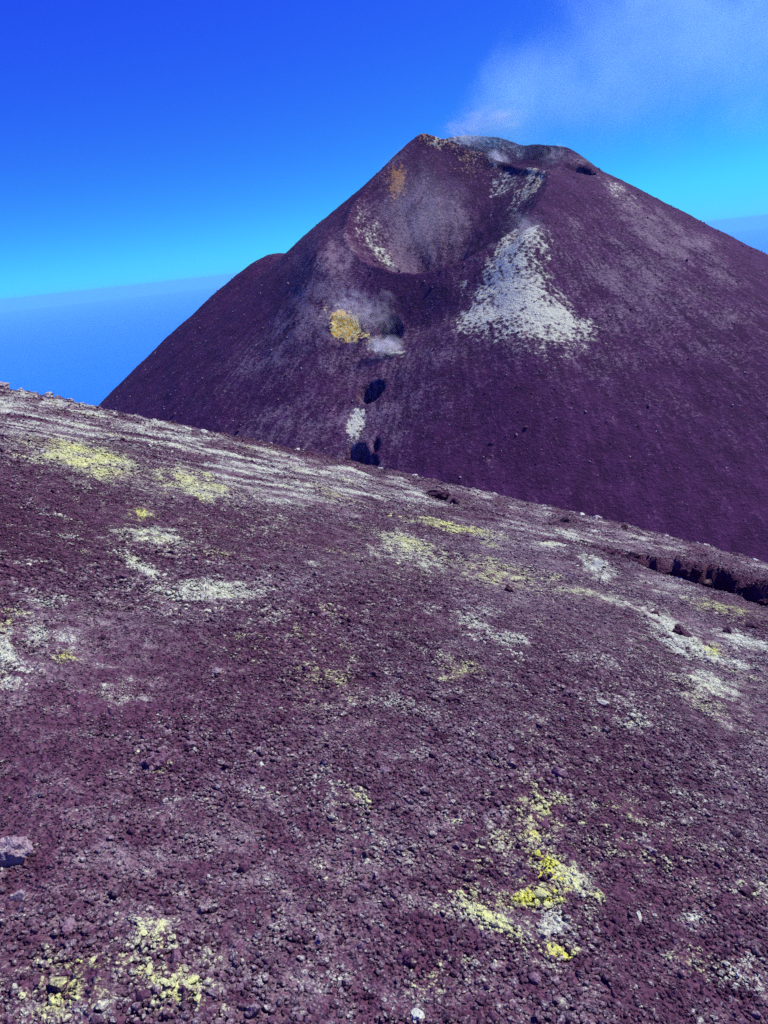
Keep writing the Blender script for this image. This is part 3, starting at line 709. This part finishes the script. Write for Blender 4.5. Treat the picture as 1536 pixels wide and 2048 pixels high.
# ------------------------------------------------------------------ mineral crusts: crumbling clods on the ground
def crust(px, py, rx, ry, rot, n, white, sulphur, grey, label, seed):
    n = int(n * 1.5)
    fr = blob_frame(px, py, rx, ry, rot, ground_z, 0.8, 90)
    if fr is None: print('crust misses', px, py); return
    c, M, Mi = fr; d = np.linalg.norm(c - EYE)
    r2 = np.random.default_rng(seed)
    q = r2.normal(0, 0.55, (n * 6, 2))
    nz = fbm(q[:, 0] * 2.2 + seed, q[:, 1] * 2.2, 3, seed) + 0.5 * fbm(q[:, 0] * 6 + seed, q[:, 1] * 6, 2, seed + 5)
    q = q[np.argsort(-(nz - 0.25 * (q ** 2).sum(1)))][:n]
    xy = c[:2] + q @ M.T
    z = ground_z(xy[:, 0], xy[:, 1])
    sz = d * np.exp(r2.normal(math.log(0.0031), 0.45, n))
    co, faces = [], []
    for k in range(n):
        base = CLODS[k % len(CLODS)]
        a = r2.uniform(0, 6.28); ca, sa = math.cos(a), math.sin(a)
        v = base[0] * sz[k]
        v = np.stack([v[:, 0] * ca - v[:, 1] * sa, v[:, 0] * sa + v[:, 1] * ca, v[:, 2] * r2.uniform(.5, .95)], -1) + np.array((xy[k, 0], xy[k, 1], z[k]))
        faces.append(base[1] + k * len(base[0])); co.append(v)
    co = np.concatenate(co); fc = np.concatenate(faces)
    me = bpy.data.meshes.new('mineral_crust')
    me.vertices.add(len(co)); me.vertices.foreach_set('co', co.astype(np.float32).ravel())
    me.loops.add(fc.size); me.loops.foreach_set('vertex_index', fc.ravel().astype(np.int32))
    me.polygons.add(len(fc)); me.polygons.foreach_set('loop_start', (np.arange(len(fc)) * 3).astype(np.int32))
    me.update(calc_edges=True); me.materials.append(M_STONE_O); me.update()
    o = bpy.data.objects.new('mineral_crust', me); col.objects.link(o)
    o['white'], o['sulphur'], o['grey'], o['tone'], o['jitter'] = float(white), float(sulphur), float(grey), 0.6, 0.5
    return tag(o, label, 'crust', 'mineral crusts on the slope', 'stuff')
CLODS = []
for k in range(8):
    m_ = rock_mesh('clod', 300 + k, 2, (1, .85, .6), .34, 4)
    v = np.zeros(len(m_.vertices) * 3); m_.vertices.foreach_get('co', v); f = np.array([p.vertices[:] for p in m_.polygons])
    CLODS.append((v.reshape(-1, 3), f)); bpy.data.meshes.remove(m_)
CRUSTS = [
 (1095, 1745, 40, 20, 20, 110, .3, 1.0, 0, 'brightest yellow sulphur crust low on the right of the gravel'),
 (1070, 1806, 68, 18, -8, 130, .3, 1.0, 0, 'yellow sulphur crust bar just below the brightest patch'),
 (1140, 1772, 46, 24, 24, 90, .75, .4, .5, 'white and pale yellow crust right of the brightest sulphur'),
 (985, 1852, 92, 13, 31, 130, .7, .55, .2, 'slanting yellow-white crust left below the bright sulphur'),
 (1115, 1906, 36, 10, 16, 50, .4, .9, .1, 'small yellow crust at the foot of the lavender streak'),
 (1110, 1852, 24, 44, -12, 90, .55, 0, 1.0, 'lavender white crust running down from the bright sulphur'),
 (1080, 1640, 56, 36, 10, 90, .3, .55, .2, 'speckled yellow crust above the bright sulphur'),
 (180, 926, 90, 30, 10, 190, .75, .65, .3, 'broad yellow-white crust high on the left of the slope'),
 (390, 970, 74, 24, 16, 150, .7, .6, .3, 'yellow-white crust right of the broad one high on the left'),
 (310, 1092, 72, 22, 4, 130, .8, .3, .2, 'cream crust patch below the two yellow ones on the left'),
 (420, 1217, 110, 15, -3, 150, .85, .2, .2, 'long white crust in the left of mid slope'),
 (292, 1173, 44, 11, 32, 60, .8, .25, .1, 'slanting white crust upper left of the long white one'),
 (20, 1345, 60, 34, 0, 110, .85, .1, .6, 'white crust cut by the left edge'),
 (820, 1092, 70, 28, 24, 130, .75, .4, .2, 'pale yellow crust in the centre below the crest'),
 (905, 1052, 84, 8, 12, 90, .65, .7, 0, 'thin yellow streak of crust right of the central crust'),
 (1330, 1246, 54, 17, 34, 100, .9, .12, .3, 'white crust at the upper end of the right-hand band'),
 (1382, 1291, 70, 17, 26, 120, .95, .08, .4, 'white crust around the dark rock on the right'),
 (1490, 1285, 58, 14, 18, 90, .95, 0, .7, 'bluish white crust cut by the right edge'),
 (1420, 1379, 54, 20, 24, 100, .85, .3, .2, 'cream crust below the right-hand band'),
 (948, 1273, 34, 12, 24, 50, .75, .1, .3, 'small cream crust right of centre in mid slope'),
 (1020, 1308, 40, 10, 12, 50, .75, .15, .2, 'small white crust below right of the small cream one'),
 (1195, 1134, 36, 16, 24, 70, .8, .1, .5, 'white crust around the hollow rock on the right'),
 (355, 1990, 70, 40, 15, 90, .3, .55, .3, 'pale green-yellow crust specks at the bottom left'),
 (140, 1985, 80, 40, 0, 70, .15, .6, .2, 'yellow crust specks in the lower left corner'),
]
for k, cdef in enumerate(CRUSTS): crust(*cdef, 400 + k)
# ------------------------------------------------------------------ fumes
def fume_mat(name, dens, scale, thr, colr=(0.97, 0.99, 1.0), aniso=0.4, seed=0.0, plume=False):
    m = newmat(name); b = N(m.node_tree)
    tc = b.n('ShaderNodeTexCoord'); O = tc.outputs['Object']
    if plume:      # unit-long tapered tube along +X
        sp = b.n('ShaderNodeSeparateXYZ'); b.link(O, sp.inputs[0])
        rad = b.math('SQRT', b.math('ADD', b.math('MULTIPLY', sp.outputs[1], sp.outputs[1]), b.math('MULTIPLY', sp.outputs[2], sp.outputs[2])))
        lim = b.math('ADD', b.math('MULTIPLY', sp.outputs[0], 0.46), 0.085)
        q = b.math('DIVIDE', rad, lim)
        wn_ = b.math('SUBTRACT', b.noise(O, 5.5, 4, 0.6, 0.8), 0.5)
        edge = b.maprange(q, 0.75, 1.0, 1, 0)
        q = b.math('ADD', q, b.math('MULTIPLY', wn_, 1.5))
        fall = b.math('MULTIPLY', b.math('MULTIPLY', edge, b.maprange(q, -0.1, 0.95, 1, 0)), b.maprange(sp.outputs[0], 0.0, 0.06))
        fall = b.math('MULTIPLY', fall, b.math('MINIMUM', b.math('DIVIDE', 0.24, lim), 2.8))
    else:
        ln = b.n('ShaderNodeVectorMath', operation='LENGTH'); b.link(O, ln.inputs[0])
        fall = b.maprange(ln.outputs['Value'], 0.15, 0.97, 1, 0)
    mp = b.n('ShaderNodeMapping'); b.link(O, mp.inputs[0]); mp.inputs['Location'].default_value = (seed, seed * 1.7, seed * .3)
    if plume: mp.inputs['Scale'].default_value = (0.6, 1, 1)
    nz = b.noise(mp.outputs[0], scale, 5, 0.62, 1.4)
    if not plume: fall = b.maprange(b.math('ADD', ln.outputs['Value'], b.math('MULTIPLY', b.math('SUBTRACT', b.noise(mp.outputs[0], 1.7, 3, 0.6, 1.0), 0.5), 1.3)), 0.0, 0.85, 1, 0); fall = b.math('MULTIPLY', fall, b.maprange(ln.outputs['Value'], 0.8, 1.0, 1, 0))
    d = b.math('MULTIPLY', fall, b.maprange(nz, thr, thr + 0.28))
    pv = b.n('ShaderNodeVolumePrincipled'); pv.inputs['Color'].default_value = (*colr, 1); pv.inputs['Anisotropy'].default_value = aniso
    b.link(b.math('MULTIPLY', d, dens), pv.inputs['Density'])
    o = b.n('ShaderNodeOutputMaterial'); b.link(pv.outputs[0], o.inputs['Volume'])
    return m
def fume(px, py, rx, ry, rot, depth_off, thick, dens, label, seed, scale=2.6, thr=0.45, surf=True):
    """an ellipsoid of vapour hanging in front of the surface seen at that pixel"""
    h = hit(px, py, cone_a, 200, 900) if surf else None
    if h is None: h = at(px, py, 612)
    c = h + (EYE - h) / np.linalg.norm(EYE - h) * depth_off
    k = np.linalg.norm(c - EYE) / FPX
    bm = bmesh.new(); bmesh.ops.create_icosphere(bm, subdivisions=3, radius=1.0)
    me = bpy.data.meshes.new('fume_cloud'); bm.to_mesh(me); bm.free()
    me.materials.append(fume_mat('vapour', dens, scale, thr, seed=seed))
    o = bpy.data.objects.new('fume_cloud', me); col.objects.link(o)
    o.location = c; o.scale = (rx * k, thick, ry * k); o.rotation_euler = (0, R(rot + 6), 0)
    return tag(o, label, 'vapour', 'vapour rising from the cone', 'stuff')
fume(705, 612, 74, 46, 20, 9, 11, 0.42, 'thin white vapour rising from the yellow pit', 1.3)
fume(755, 630, 58, 62, -30, 9, 11, 0.26, 'wispy vapour over the dark hole right of the yellow pit', 2.9)
fume(772, 692, 50, 30, 5, 6, 9, 0.5, 'dense white puff of vapour below the dark hole', 4.1, 1.8, .36)
fume(1055, 458, 66, 38, 15, 7, 10, 0.22, 'white vapour at the top of the white spur', 5.7)
fume(985, 492, 16, 10, 0, 4, 5, 0.16, 'tiny puff of vapour on the rim of the bowl', 6.1)
fume(996, 320, 40, 24, 40, 8, 8, 0.34, 'bright puff of vapour at the notch of the summit crater', 7.3, 1.8, .36)
fume(945, 278, 66, 30, 25, 10, 12, 0.3, 'white vapour drifting inside the summit crater', 8.9)
fume(1108, 316, 46, 40, 0, 10, 12, 0.12, 'faint vapour left of the summit vent', 9.4)
fume(855, 664, 16, 12, 0, 4, 5, 0.06, 'faint small wisp right of the dark hole', 10.2)
fume(975, 240, 120, 46, -12, 0, 34, 0.03, 'thin vapour lifting off the whole summit rim', 13.4, 2.2, .38, False)
fume(850, 420, 120, 130, 20, 30, 42, 0.0065, 'bluish veil of vapour filling the great bowl', 11.6, 1.4, .34)
fume(790, 320, 70, 24, -40, 10, 14, 0.030, 'thin vapour trailing down the upper left rim of the bowl', 12.8)

p0 = at(935, 285, 625); p1 = at(1640, -130, 760); ax = Vector(p1 - p0); PL = ax.length
bm = bmesh.new(); nseg = 20; rings = []
for t in np.linspace(-0.02, 1.0, 14):
    rr0 = (0.46 * max(t, 0) + 0.085)
    rings.append([bm.verts.new((t, rr0 * math.cos(2 * math.pi * k / nseg), rr0 * math.sin(2 * math.pi * k / nseg))) for k in range(nseg)])
for i in range(len(rings) - 1):
    for k in range(nseg): bm.faces.new((rings[i][k], rings[i][(k + 1) % nseg], rings[i + 1][(k + 1) % nseg], rings[i + 1][k]))
bm.faces.new(rings[0]); bm.faces.new(list(reversed(rings[-1])))
bmesh.ops.recalc_face_normals(bm, faces=bm.faces)
me = bpy.data.meshes.new('smoke_plume'); bm.to_mesh(me); bm.free(); me.materials.append(fume_mat('plume_smoke', 0.0105, 5.5, 0.34, colr=(0.55, 0.95, 1.0), seed=3.3, plume=True))
pl = bpy.data.objects.new('smoke_plume', me); col.objects.link(pl)
pl.location = p0; pl.scale = (PL,) * 3; pl.rotation_euler = ax.to_track_quat('X', 'Z').to_euler()
tag(pl, 'pale bluish plume drifting from the summit to the upper right', 'smoke', None, 'stuff')

# ------------------------------------------------------------------ air: thin haze over the sea
hb = bmesh.new(); bmesh.ops.create_cube(hb, size=2.0)
me = bpy.data.meshes.new('haze'); hb.to_mesh(me); hb.free()
hz = bpy.data.objects.new('haze', me); col.objects.link(hz)
hz.scale = (236000, 236000, 1590); hz.location = (0, 0, -3065 + 1590)
m = newmat('air'); b = N(m.node_tree)
pv = b.n('ShaderNodeVolumePrincipled'); pv.inputs['Color'].default_value = (0.30, 0.80, 1.0, 1); pv.inputs['Density'].default_value = 1.0e-5; pv.inputs['Anisotropy'].default_value = 0.0
o = b.n('ShaderNodeOutputMaterial'); b.link(pv.outputs[0], o.inputs['Volume']); me.materials.append(m)
tag(hz, 'thin blue haze over the sea', 'haze', None, 'stuff')
